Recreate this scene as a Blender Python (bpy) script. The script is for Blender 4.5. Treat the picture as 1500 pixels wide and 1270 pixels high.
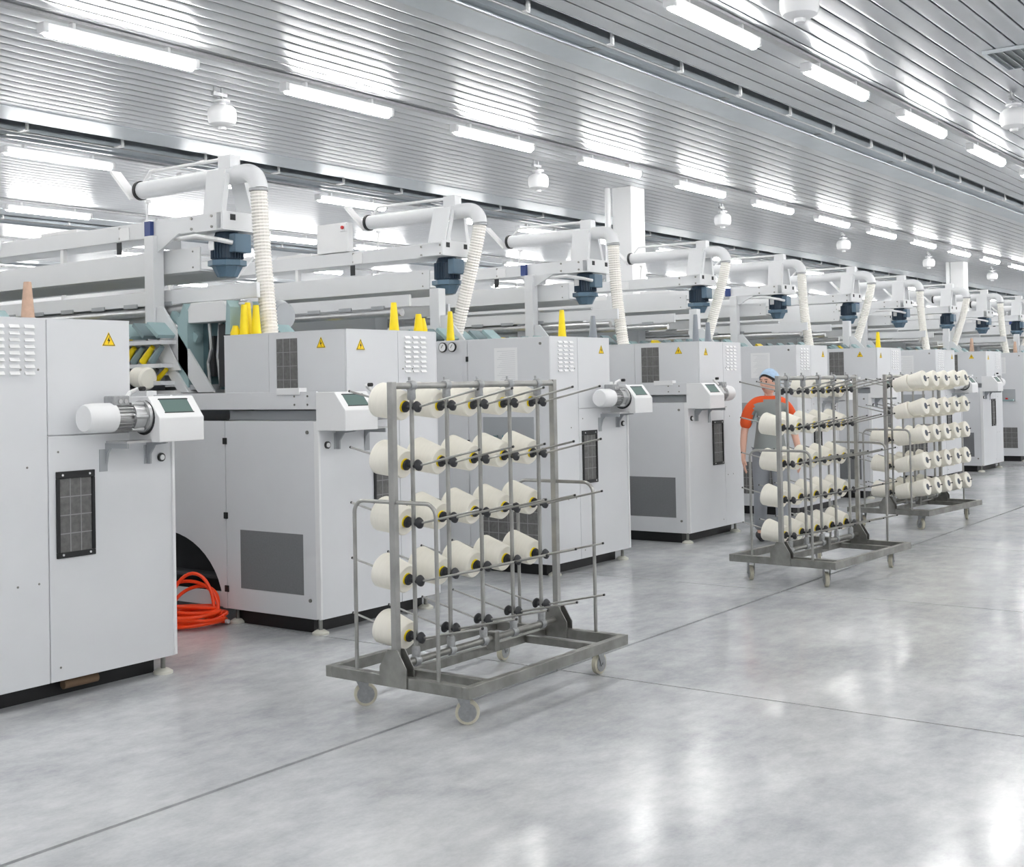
import bpy, bmesh, math, random
from mathutils import Vector, Matrix
random.seed(7)
PI = math.pi
scene = bpy.context.scene
for o in list(bpy.data.objects):
    bpy.data.objects.remove(o, do_unlink=True)
COL = scene.collection

# ------------------------------------------------------------------ camera
EYE = 1.6
cam_data = bpy.data.cameras.new('camera')
cam = bpy.data.objects.new('camera', cam_data)
COL.objects.link(cam)
FPX, CY = 1832.3, 529.4
cr = Vector((0.5889205, -0.80795191, -0.01965591))
cu = Vector((-0.00283813, -0.02638822, 0.99964774))
cw = Vector((0.80818598, 0.58865727, 0.01783364))
cam.matrix_world = Matrix(((cr.x, cu.x, -cw.x, 0.0), (cr.y, cu.y, -cw.y, 0.0), (cr.z, cu.z, -cw.z, EYE), (0, 0, 0, 1)))
cam_data.sensor_width = 36.0
cam_data.sensor_fit = 'HORIZONTAL'
cam_data.lens = 36.0 * FPX / 1500.0
cam_data.shift_y = (CY - 635.0) / 1500.0
cam_data.clip_end = 300
scene.camera = cam

# ------------------------------------------------------------------ world and exposure
world = bpy.data.worlds.new('world')
scene.world = world
world.use_nodes = True
world.node_tree.nodes['Background'].inputs[0].default_value = (0.9, 0.95, 1.0, 1)
world.node_tree.nodes['Background'].inputs[1].default_value = 0.3
vs = scene.view_settings
vs.view_transform = 'Standard'
vs.look = 'None'
vs.exposure = 0.55
vs.gamma = 1.0
vs.use_curve_mapping = False
LAMP_STRENGTH = 30.0

# ------------------------------------------------------------------ materials
def lin(c):
    return tuple(((v / 255) / 12.92 if v / 255 <= 0.04045 else ((v / 255 + 0.055) / 1.055) ** 2.4) for v in c) + (1.0,)

MATS = {}
def mat(name, rgb, rough=0.5, metal=0.0, noise=0.0, nscale=8.0, bump=0.0, bscale=60.0, spec=0.5, aniso=0.0, emit=0.0, alpha=1.0, trans=0.0, stretch=None):
    m = bpy.data.materials.new(name)
    m.use_nodes = True
    nt = m.node_tree
    b = nt.nodes['Principled BSDF']
    c = lin(rgb)
    b.inputs['Base Color'].default_value = c
    b.inputs['Roughness'].default_value = rough
    b.inputs['Metallic'].default_value = metal
    b.inputs['Specular IOR Level'].default_value = spec
    if trans:
        b.inputs['Transmission Weight'].default_value = trans
    if emit:
        b.inputs['Emission Color'].default_value = c
        b.inputs['Emission Strength'].default_value = emit
    tc = nt.nodes.new('ShaderNodeTexCoord')
    src = tc.outputs['Object']
    if stretch:
        mp = nt.nodes.new('ShaderNodeMapping')
        mp.inputs['Scale'].default_value = stretch
        nt.links.new(src, mp.inputs['Vector'])
        src = mp.outputs['Vector']
    if noise:
        n = nt.nodes.new('ShaderNodeTexNoise')
        n.inputs['Scale'].default_value = nscale
        n.inputs['Detail'].default_value = 5
        nt.links.new(src, n.inputs['Vector'])
        r = nt.nodes.new('ShaderNodeMapRange')
        r.inputs['From Min'].default_value = 0.3
        r.inputs['From Max'].default_value = 0.7
        r.inputs['To Min'].default_value = 1 - noise
        r.inputs['To Max'].default_value = 1 + noise
        nt.links.new(n.outputs['Fac'], r.inputs['Value'])
        mx = nt.nodes.new('ShaderNodeVectorMath')
        mx.operation = 'SCALE'
        mx.inputs[0].default_value = c[:3]
        nt.links.new(r.outputs['Result'], mx.inputs['Scale'])
        nt.links.new(mx.outputs['Vector'], b.inputs['Base Color'])
    if bump:
        n2 = nt.nodes.new('ShaderNodeTexNoise')
        n2.inputs['Scale'].default_value = bscale
        nt.links.new(src, n2.inputs['Vector'])
        bp = nt.nodes.new('ShaderNodeBump')
        bp.inputs['Strength'].default_value = bump
        bp.inputs['Distance'].default_value = 0.01
        nt.links.new(n2.outputs['Fac'], bp.inputs['Height'])
        nt.links.new(bp.outputs['Normal'], b.inputs['Normal'])
    if aniso:
        b.inputs['Anisotropic'].default_value = aniso
        tg = nt.nodes.new('ShaderNodeTangent')
        tg.direction_type = 'UV_MAP'
        tg.uv_map = 'UVMap'
        nt.links.new(tg.outputs['Tangent'], b.inputs['Tangent'])
    MATS[name] = m
    return m

mat('paint', (222, 224, 227), 0.42, noise=0.015, nscale=3)
mat('paint_white', (236, 237, 238), 0.4)
mat('paint_beam', (226, 228, 230), 0.45, noise=0.02, nscale=2)
mat('seam', (70, 72, 76), 0.7)
mat('black', (28, 29, 31), 0.5)
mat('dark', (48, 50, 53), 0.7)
mat('filter', (110, 110, 109), 0.9, noise=0.18, nscale=40)
mat('filter_grid', (150, 150, 150), 0.8)
mat('vent_mesh', (122, 124, 127), 0.75, noise=0.06, nscale=90)
mat('yellow_sign', (255, 216, 20), 0.5)
mat('yellow', (250, 222, 20), 0.42)
mat('grey_tube', (140, 146, 154), 0.45)
mat('brown_tube', (196, 166, 146), 0.8, noise=0.1, nscale=30)
mat('tube_hole', (84, 92, 104), 0.6)
mat('brush_brown', (120, 98, 78), 0.9)
mat('teal', (158, 184, 187), 0.5)
mat('teal_grey', (128, 148, 152), 0.5)
mat('teal_dark', (96, 124, 130), 0.55)
mat('blue_motor', (92, 118, 138), 0.42, noise=0.05)
mat('blue_motor_dark', (58, 76, 94), 0.5)
mat('blue_box', (52, 72, 130), 0.5)
mat('aluminium', (196, 197, 198), 0.35, metal=0.75, noise=0.06, nscale=20)
mat('steel', (168, 168, 165), 0.36, metal=0.85, noise=0.16, nscale=9)
mat('steel_dark', (144, 144, 140), 0.42, metal=0.8, noise=0.2, nscale=12)
mat('zinc', (168, 170, 172), 0.5, metal=0.6, noise=0.12, nscale=50)
mat('disc', (46, 48, 52), 0.5)
mat('caster', (206, 202, 184), 0.6, noise=0.08, nscale=40)
mat('yarn', (247, 244, 233), 0.9, noise=0.02, nscale=12, bump=0.12, bscale=220, stretch=(1, 8, 1))
mat('hose_clear', (245, 243, 237), 0.35, noise=0.03)
mat('orange_hose', (255, 72, 18), 0.38)
mat('glass_dark', (98, 120, 116), 0.5, spec=0.2)
mat('paper', (240, 241, 242), 0.8)
mat('paper_line', (216, 218, 221), 0.8)
mat('gauge_face', (244, 245, 245), 0.4)
mat('foot', (206, 206, 196), 0.7)
mat('pvc', (214, 206, 200), 0.5)
mat('red', (196, 40, 42), 0.5)
mat('teal_knob', (70, 140, 150), 0.5)
mat('panel_grey', (168, 172, 176), 0.5)
mat('ceiling_metal', (219, 221, 224), 0.33, metal=0.9, noise=0.04, nscale=1.2, aniso=0.8)
mat('ceiling_flat', (206, 212, 217), 0.4, metal=0.7, noise=0.04, nscale=3)
mat('channel_metal', (170, 178, 184), 0.38, metal=0.7, noise=0.06, nscale=3)
mat('recess', (196, 201, 205), 0.8)
mat('wall', (232, 233, 234), 0.8)
mat('column_white', (240, 241, 242), 0.6)
mat('lamp_body', (240, 242, 244), 0.5)
mat('lamp_glow', (255, 253, 250), 0.4, emit=LAMP_STRENGTH)
mat('plastic_white', (240, 241, 243), 0.4)
mat('vent_grey', (150, 156, 158), 0.6)
mat('skin', (222, 176, 156), 0.55)
mat('hair', (40, 32, 30), 0.6)
mat('shirt_grey', (142, 147, 146), 0.9)
mat('shirt_orange', (232, 92, 44), 0.85)
mat('trousers', (150, 154, 160), 0.9)
mat('shoe', (60, 60, 64), 0.7)
mat('cap', (176, 202, 228), 0.8, noise=0.12, nscale=30)
mat('lips', (182, 104, 98), 0.5)
mat('eye', (40, 34, 34), 0.4)
mat('joint', (84, 84, 80), 0.9)

def floor_material():
    m = bpy.data.materials.new('floor_concrete')
    m.use_nodes = True
    nt = m.node_tree
    b = nt.nodes['Principled BSDF']
    g = nt.nodes.new('ShaderNodeNewGeometry')
    def noise(scale, detail, rough, st=(1, 1, 1)):
        mp = nt.nodes.new('ShaderNodeMapping')
        mp.inputs['Scale'].default_value = st
        nt.links.new(g.outputs['Position'], mp.inputs['Vector'])
        n = nt.nodes.new('ShaderNodeTexNoise')
        n.inputs['Scale'].default_value = scale
        n.inputs['Detail'].default_value = detail
        n.inputs['Roughness'].default_value = rough
        nt.links.new(mp.outputs['Vector'], n.inputs['Vector'])
        return n.outputs['Fac']
    a = noise(1.1, 8, 0.62)
    d = noise(5.5, 9, 0.7, (1, 1.6, 1))
    e = noise(60, 4, 0.6)
    def madd(x, k, y):
        n = nt.nodes.new('ShaderNodeMath')
        n.operation = 'MULTIPLY_ADD'
        nt.links.new(x, n.inputs[0])
        n.inputs[1].default_value = k
        if isinstance(y, float):
            n.inputs[2].default_value = y
        else:
            nt.links.new(y, n.inputs[2])
        return n.outputs[0]
    s = madd(a, 0.5, 0.0)
    s = madd(d, 0.4, s)
    s = madd(e, 0.1, s)
    r = nt.nodes.new('ShaderNodeValToRGB')
    r.color_ramp.elements[0].position = 0.37
    r.color_ramp.elements[0].color = lin((166, 169, 173))
    r.color_ramp.elements[1].position = 0.61
    r.color_ramp.elements[1].color = lin((206, 208, 210))
    nt.links.new(s, r.inputs['Fac'])
    nt.links.new(r.outputs['Color'], b.inputs['Base Color'])
    q = nt.nodes.new('ShaderNodeMapRange')
    q.inputs['From Min'].default_value = 0.3
    q.inputs['From Max'].default_value = 0.7
    q.inputs['To Min'].default_value = 0.13
    q.inputs['To Max'].default_value = 0.21
    nt.links.new(a, q.inputs['Value'])
    nt.links.new(q.outputs['Result'], b.inputs['Roughness'])
    b.inputs['Specular IOR Level'].default_value = 0.5
    MATS['floor_concrete'] = m
floor_material()

# ------------------------------------------------------------------ mesh helpers
class MB:
    def __init__(self):
        self.v = []; self.f = []
    def add(self, vs, fs):
        o = len(self.v)
        self.v += [tuple(p) for p in vs]
        self.f += [tuple(i + o for i in q) for q in fs]
        return self
    def box(self, x0, x1, y0, y1, z0, z1):
        x0, x1 = min(x0, x1), max(x0, x1); y0, y1 = min(y0, y1), max(y0, y1); z0, z1 = min(z0, z1), max(z0, z1)
        vs = [(x0, y0, z0), (x1, y0, z0), (x1, y1, z0), (x0, y1, z0), (x0, y0, z1), (x1, y0, z1), (x1, y1, z1), (x0, y1, z1)]
        return self.add(vs, [(0, 3, 2, 1), (4, 5, 6, 7), (0, 1, 5, 4), (1, 2, 6, 5), (2, 3, 7, 6), (3, 0, 4, 7)])
    def obox(self, c, sx, sy, sz, rot):
        vs = []
        for dz in (-1, 1):
            for dx, dy in ((-1, -1), (1, -1), (1, 1), (-1, 1)):
                vs.append(Vector(c) + rot @ Vector((dx * sx / 2, dy * sy / 2, dz * sz / 2)))
        return self.add(vs, [(0, 3, 2, 1), (4, 5, 6, 7), (0, 1, 5, 4), (1, 2, 6, 5), (2, 3, 7, 6), (3, 0, 4, 7)])
    def prism(self, pts, axis, a, b):
        # pts: 2D polygon in the other two axes (in xyz order), extruded along axis from a to b
        def mk(p, t):
            if axis == 0: return (t, p[0], p[1])
            if axis == 1: return (p[0], t, p[1])
            return (p[0], p[1], t)
        n = len(pts)
        vs = [mk(p, a) for p in pts] + [mk(p, b) for p in pts]
        fs = [tuple(range(n)), tuple(range(2 * n - 1, n - 1, -1))]
        for i in range(n):
            j = (i + 1) % n
            fs.append((i, i + n, j + n, j))
        return self.add(vs, fs)
    def tube(self, path, rad, n=10, caps=True):
        path = [Vector(p) for p in path]
        rads = rad if isinstance(rad, (list, tuple)) else [rad] * len(path)
        vs = []; fs = []
        t0 = (path[1] - path[0]).normalized()
        ref = Vector((0, 0, 1)) if abs(t0.z) < 0.9 else Vector((1, 0, 0))
        nx = t0.cross(ref).normalized()
        for i, p in enumerate(path):
            if i == 0: t = path[1] - path[0]
            elif i == len(path) - 1: t = path[-1] - path[-2]
            else: t = (path[i + 1] - p).normalized() + (p - path[i - 1]).normalized()
            t.normalize()
            nx = (nx - t * nx.dot(t)).normalized()
            ny = t.cross(nx)
            for k in range(n):
                a = 2 * PI * k / n
                vs.append(p + (nx * math.cos(a) + ny * math.sin(a)) * rads[i])
        for i in range(len(path) - 1):
            for k in range(n):
                k2 = (k + 1) % n
                fs.append((i * n + k, i * n + k2, (i + 1) * n + k2, (i + 1) * n + k))
        if caps:
            fs.append(tuple(range(n - 1, -1, -1)))
            m = (len(path) - 1) * n
            fs.append(tuple(range(m, m + n)))
        return self.add(vs, fs)
    def cyl(self, p0, p1, r, n=16):
        return self.tube([p0, p1], r, n)
    def lathe(self, prof, o=(0, 0, 0), axis=(0, 0, 1), n=24):
        # prof: list of (radius, height along axis)
        ax = Vector(axis).normalized(); o = Vector(o)
        return self.tube_prof([(o + ax * h, r) for r, h in prof], ax, n)
    def tube_prof(self, pr, ax, n):
        ref = Vector((0, 0, 1)) if abs(ax.z) < 0.9 else Vector((1, 0, 0))
        nx = ax.cross(ref).normalized(); ny = ax.cross(nx)
        vs = []; fs = []
        for p, r in pr:
            for k in range(n):
                a = 2 * PI * k / n
                vs.append(p + (nx * math.cos(a) + ny * math.sin(a)) * max(r, 0.0004))
        for i in range(len(pr) - 1):
            for k in range(n):
                k2 = (k + 1) % n
                fs.append((i * n + k, i * n + k2, (i + 1) * n + k2, (i + 1) * n + k))
        fs.append(tuple(range(n - 1, -1, -1)))
        m = (len(pr) - 1) * n
        fs.append(tuple(range(m, m + n)))
        return self.add(vs, fs)
    def build(self, name, m, parent=None, bevel=0.0, smooth=False, label=None):
        me = bpy.data.meshes.new(name)
        me.from_pydata(self.v, [], self.f)
        bm = bmesh.new(); bm.from_mesh(me)
        bmesh.ops.recalc_face_normals(bm, faces=bm.faces)
        bm.to_mesh(me); bm.free()
        me.materials.append(MATS[m])
        if smooth:
            for p in me.polygons: p.use_smooth = True
            me.set_sharp_from_angle(angle=math.radians(40))
        o = bpy.data.objects.new(name, me)
        COL.objects.link(o)
        if parent: o.parent = parent
        if bevel:
            md = o.modifiers.new('bevel', 'BEVEL')
            md.width = bevel; md.segments = 2; md.limit_method = 'ANGLE'
        if label: o['label'] = label
        return o

def tag(o, label, cat, group=None, kind=None):
    o['label'] = label
    if cat: o['category'] = cat
    if group: o['group'] = group
    if kind: o['kind'] = kind
    return o

def empty(name, loc=(0, 0, 0), rz=0.0):
    o = bpy.data.objects.new(name, None)
    COL.objects.link(o)
    o.location = loc; o.rotation_euler = (0, 0, rz)
    o.empty_display_size = 0.1
    return o

CH = {}
def copy_tree(o, parent=None, skip=()):
    c = o.copy()
    COL.objects.link(c)
    if parent: c.parent = parent
    for ch in o.children:
        if ch.name.split('.')[0] in skip: continue
        copy_tree(ch, c, skip)
    return c

def arc(c, r, a0, a1, n, f):
    return [f(c[0] + r * math.cos(a0 + (a1 - a0) * i / n), c[1] + r * math.sin(a0 + (a1 - a0) * i / n)) for i in range(n + 1)]

# ------------------------------------------------------------------ floor
XA, XB, YA, YB = -10.0, 78.0, -8.0, 32.0
CEIL = 4.79
fl = MB().box(XA, XB, YA, YB, -0.12, -0.012).build('floor', 'joint')
tag(fl, 'polished grey concrete floor slabs of the hall with dark joints', None, kind='structure')
xs = [XA] + [2.775 + 3.02 * i for i in range(-4, 25)] + [XB]
xs = [XA] + [x for x in xs if 5.0 < x <= XB]
ys = [YA, -2.06, 3.94, 9.94, 15.94, 21.94, 27.94, YB]
for i in range(len(xs) - 1):
    for j in range(len(ys) - 1):
        if xs[i + 1] - xs[i] < 0.1: continue
        g, h = 0.007, 0.012
        MB().box(xs[i] + g, xs[i + 1] - g, ys[j] + h, ys[j + 1] - h, -0.03, 0.0).build('slab', 'floor_concrete', fl)

# ------------------------------------------------------------------ walls and ceiling
TOP = 5.4
for nm, a in (('wall_back', (XA, XB, YB, YB + 0.2, 0, TOP)), ('wall_front', (XA, XB, YA - 0.2, YA, 0, TOP)),
              ('wall_left', (XA - 0.2, XA, YA, YB, 0, TOP)), ('wall_right', (XB, XB + 0.2, YA, YB, 0, TOP))):
    tag(MB().box(*a).build(nm, 'wall'), 'plain white painted wall of the factory hall', None, kind='structure')
ceil = MB().box(XA, XB, YA, YB, TOP - 0.1, TOP).build('ceiling', 'recess')
tag(ceil, 'silvery ribbed metal ceiling of the hall', None, kind='structure')

def with_uv(o):
    me = o.data
    uv = me.uv_layers.new(name='UVMap')
    for p in me.polygons:
        for li in p.loop_indices:
            co = me.vertices[me.loops[li].vertex_index].co
            uv.data[li].uv = (co.x * 0.1, co.y * 0.1)
    return o

PW = 0.2
strip = None
def add_strips(y0, y1):
    global strip
    n = max(1, round((y1 - y0) / PW))
    w = (y1 - y0) / n
    for i in range(n):
        y = y0 + w * (i + 0.5)
        if strip is None:
            mb = MB()
            h = PW / 2 - 0.009
            prof = [(-h, 0.03), (-h, 0.004), (-h + 0.008, 0.0)] + [(-h + 0.008 + (2 * h - 0.016) * k / 6, 0.0016 * math.sin(PI * k / 6) * -1) for k in range(1, 6)] + [(h - 0.008, 0.0), (h, 0.004), (h, 0.03)]
            L0, L1 = XA, XB
            vs = [(L0, a, b) for a, b in prof] + [(L1, a, b) for a, b in prof]
            m = len(prof)
            mb.add(vs, [(k, k + 1, k + 1 + m, k + m) for k in range(m - 1)])
            o = mb.build('ceiling_panel', 'ceiling_metal', ceil, smooth=True)
            o.data.flip_normals() if o.data.polygons[4].normal.z > 0 else None
            with_uv(o)
            strip = o
        else:
            o = strip.copy(); COL.objects.link(o)
        o.location = (0, y, CEIL)

add_strips(YA, 5.92 - 6.96 - 0.6)
add_strips(5.92 - 6.96 + 0.55, 5.92)
add_strips(6.78, 12.58)
add_strips(13.97, 19.7)
add_strips(21.0, 26.9)
add_strips(28.2, YB)
# flat bands, recess side plates and upper deck shadow gaps
for a, b in ((6.36, 6.78), (12.58, 13.2), (19.7, 20.3), (26.9, 27.5)):
    with_uv(MB().box(XA, XB, a, b, CEIL - 0.01, CEIL + 0.03).build('flat_band', 'ceiling_flat', ceil))
for y in (5.92, 6.36, 13.2, 13.97, 20.3, 21.0, 27.5, 28.2):
    MB().box(XA, XB, y - 0.006, y + 0.006, CEIL, TOP - 0.1).build('recess_side', 'recess', ceil)
# thin cross joints of the sheets are left to the material

# suspended channels in the slots
def channel(yc, w, rod_y, x0, label):
    c = empty('ceiling_channel', (0, yc, CEIL))
    tag(c, label, 'channel', 'suspended channels under the ceiling slots')
    h = w / 2
    prof = [(-h, 0.02), (-h, -0.05), (-h * 0.55, -0.075), (-h * 0.5, -0.05), (h * 0.45, -0.05), (h * 0.5, -0.075), (h, -0.05), (h, 0.02), (h - 0.01, 0.02), (h - 0.01, -0.035), (-h + 0.01, -0.035), (-h + 0.01, 0.02)]
    MB().prism(prof, 0, XA, XB).build('trough', 'channel_metal', c)
    for s in (-1, 1):
        MB().tube([(XA, s * h * 1.02, -0.05), (XB, s * h * 1.02, -0.05)], 0.011, 6).build('edge_rail', 'aluminium', c)
    x = x0
    k = 0
    while x < 60:
        e = -h if rod_y < yc else h
        MB().box(x - 0.014, x + 0.014, rod_y - yc - 0.014, rod_y - yc + 0.014, -0.05, 0.5).box(x - 0.03, x + 0.03, rod_y - yc, e, -0.055, -0.04).build('hanger', 'paint_white', c)
        MB().box(x - 0.06, x + 0.06, -h, h, -0.058, -0.05).build('joint_clip', 'zinc', c) if k % 2 else None
        x += 1.355; k += 1
    return c
channel(6.215, 0.26, 6.03, 5.9, 'grey sheet metal channel hung in the ceiling slot above the machine fronts')
channel(13.76, 0.42, 13.40, 7.3, 'grey sheet metal channel hung in the slot behind the overhead pipes')
channel(20.80, 0.38, 20.47, 7.3, 'grey sheet metal channel hung in the slot furthest from the trolleys')

# ------------------------------------------------------------------ lamps
ORD = 'first second third fourth fifth sixth seventh eighth ninth tenth eleventh twelfth thirteenth fourteenth fifteenth sixteenth seventeenth eighteenth nineteenth twentieth twenty-first twenty-second twenty-third twenty-fourth'.split()
def make_lamp():
    L = 1.63
    t = empty('tube_lamp')
    MB().box(0.0, L, -0.05, 0.05, -0.045, 0.0).build('housing', 'lamp_body', t, bevel=0.008)
    pr = []
    for k in range(9):
        a = PI + PI * k / 8
        pr.append((0.058 * math.cos(a), -0.045 + 0.07 * math.sin(a)))
    MB().prism(pr, 0, 0.05, L - 0.05).build('glowing_tube', 'lamp_glow', t, smooth=True)
    for x0, x1 in ((-0.01, 0.05), (L - 0.05, L + 0.01)):
        MB().box(x0, x1, -0.055, 0.055, -0.09, 0.0).build('end_cap', 'plastic_white', t, bevel=0.012)
    for x in (0.3, 1.3):
        MB().box(x - 0.015, x + 0.015, -0.03, 0.03, 0.0, 0.051).build('hanger', 'paint_white', t)
    return t
LX0, LP = 6.122, 2.749
rows = ((-4.4, 'behind the open floor'), (0.2, 'over the open floor'), (4.83, 'above the trolley aisle'), (9.26, 'above the overhead suction pipes'),
        (14.27, 'behind the second ceiling slot'), (18.65, 'over the machine middles'), (23.2, 'over the machine rears'), (28.6, 'along the back wall'))
proto_lamp = None
for y, where in rows:
    tr = MB().box(XA, XB, y - 0.04, y + 0.04, CEIL - 0.038, CEIL - 0.012).build('lamp_rail', 'aluminium')
    tag(tr, 'thin metal cable rail carrying the tube lamps ' + where, 'rail')
    for k in range(-5, 24):
        x = LX0 + LP * k
        if proto_lamp is None:
            proto_lamp = make_lamp(); o = proto_lamp
        else:
            o = copy_tree(proto_lamp)
        o.location = (x, y, 4.70)
        tag(o, ('glowing tube lamp, %s past the coiled hose in the row %s' % (ORD[k], where)) if k >= 0 else 'glowing tube lamp ahead of the coiled hose in the row ' + where, 'lamp', 'tube lamps ' + where)

# ------------------------------------------------------------------ ceiling humidifiers
def make_humid():
    t = empty('ceiling_humidifier')
    MB().lathe([(0.0, -0.12), (0.09, -0.118), (0.135, -0.09), (0.15, -0.04), (0.152, 0.02), (0.145, 0.065), (0.11, 0.1), (0.05, 0.115), (0.0, 0.115)], n=28).build('body', 'plastic_white', t, smooth=True)
    MB().lathe([(0.04, 0.11), (0.04, 0.135), (0.085, 0.14), (0.085, 0.16), (0.05, 0.165)], n=20).build('collar', 'plastic_white', t, smooth=True)
    MB().lathe([(0.042, -0.15), (0.045, -0.11)], n=16).build('nozzle', 'plastic_white', t, smooth=True)
    MB().cyl((0, 0, 0.16), (0, 0, 0.29), 0.014, 8).build('stem', 'zinc', t)
    MB().box(-0.13, 0.06, -0.02, 0.02, 0.2, 0.235).tube([(-0.1, 0, 0.22), (-0.1, 0, 0.29)], 0.012, 8).build('pipe_fitting', 'zinc', t)
    return t
hum = make_humid()
first = True
for k, x, y, w in [(k, 8.9 + 5.86 * k, 10.22, 'over the suction pipes') for k in range(7)] + [(k, 9.13 + 5.68 * k, 3.83 - 0.15 * (k > 0), 'above the trolley aisle') for k in range(3)]:
    o = hum if first else copy_tree(hum)
    first = False
    o.location = (x, y, 4.5)
    tag(o, 'round white ceiling humidifier %s, %s one past the coiled hose' % (w, ORD[k]), 'humidifier', 'humidifiers ' + w)

# ceiling vent
v = empty('ceiling_vent', (12.73, 3.4, CEIL - 0.004))
tag(v, 'square grey air vent set flush in the metal ceiling', 'vent')
MB().box(0, 0.8, -0.75, 0.0, -0.003, 0.0).build('backing', 'vent_grey', v)
fr = MB()
for a in ((-0.04, 0.84, -0.79, -0.75), (-0.04, 0.84, 0, 0.04), (-0.04, 0.0, -0.75, 0), (0.8, 0.84, -0.75, 0)):
    fr.box(*a, -0.03, 0.0)
fr.build('frame', 'ceiling_flat', v)
for k in range(9):
    MB().obox((0.4, -0.04 - 0.083 * k, -0.016), 0.8, 0.05, 0.004, Matrix.Rotation(0.5, 3, 'X')).build('slat', 'vent_grey', v)

# columns
for x, w in ((17.62, 'nearer the coiled orange hose'), (35.85, 'farther from the coiled orange hose')):
    c = empty('column', (x, 10.37, 0))
    tag(c, 'white square building column rising behind the machines, ' + w, 'column')
    MB().box(0, 0.44, 0, 0.36, 0, CEIL).build('shaft', 'column_white', c, bevel=0.01)
    MB().tube([(-0.04, 0.42, 0), (-0.04, 0.42, CEIL)], 0.05, 12).build('downpipe', 'plastic_white', c, smooth=True)

# ------------------------------------------------------------------ winding machines
def sign(root, pos, face, size, s):
    # pos: centre, face: 'front' (normal -y) or 'side' (normal along -s*x)
    h = size * 0.88
    def put(poly, d0, d1, m, name, par):
        mb = MB()
        if face == 'front':
            mb.prism([(pos[0] + a, pos[2] + b) for a, b in poly], 1, pos[1] - d1, pos[1] - d0)
        else:
            mb.prism([(pos[1] + a, pos[2] + b) for a, b in poly], 0, pos[0] - s * d0, pos[0] - s * d1)
        return mb.build(name, m, par)
    tri = lambda k: [(-size / 2 * k, -h / 3 * k), (size / 2 * k, -h / 3 * k), (0, h * 2 / 3 * k)]
    p = put(tri(1), 0.0, 0.002, 'yellow_sign', 'warning_sign', root)
    p['label'] = 'yellow triangular high voltage sign'
    t1 = tri(0.92); t2 = tri(0.80)
    for i in range(3):
        j = (i + 1) % 3
        put([t1[i], t1[j], t2[j], t2[i]], 0.002, 0.0028, 'black', 'border', p)
    k = size / 0.1
    put([(0.006 * k, 0.034 * k), (-0.012 * k, 0.002 * k), (-0.001 * k, 0.004 * k), (-0.006 * k, -0.02 * k), (0.012 * k, 0.012 * k), (0.002 * k, 0.010 * k)], 0.002, 0.003, 'black', 'lightning_bolt', p)

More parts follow.
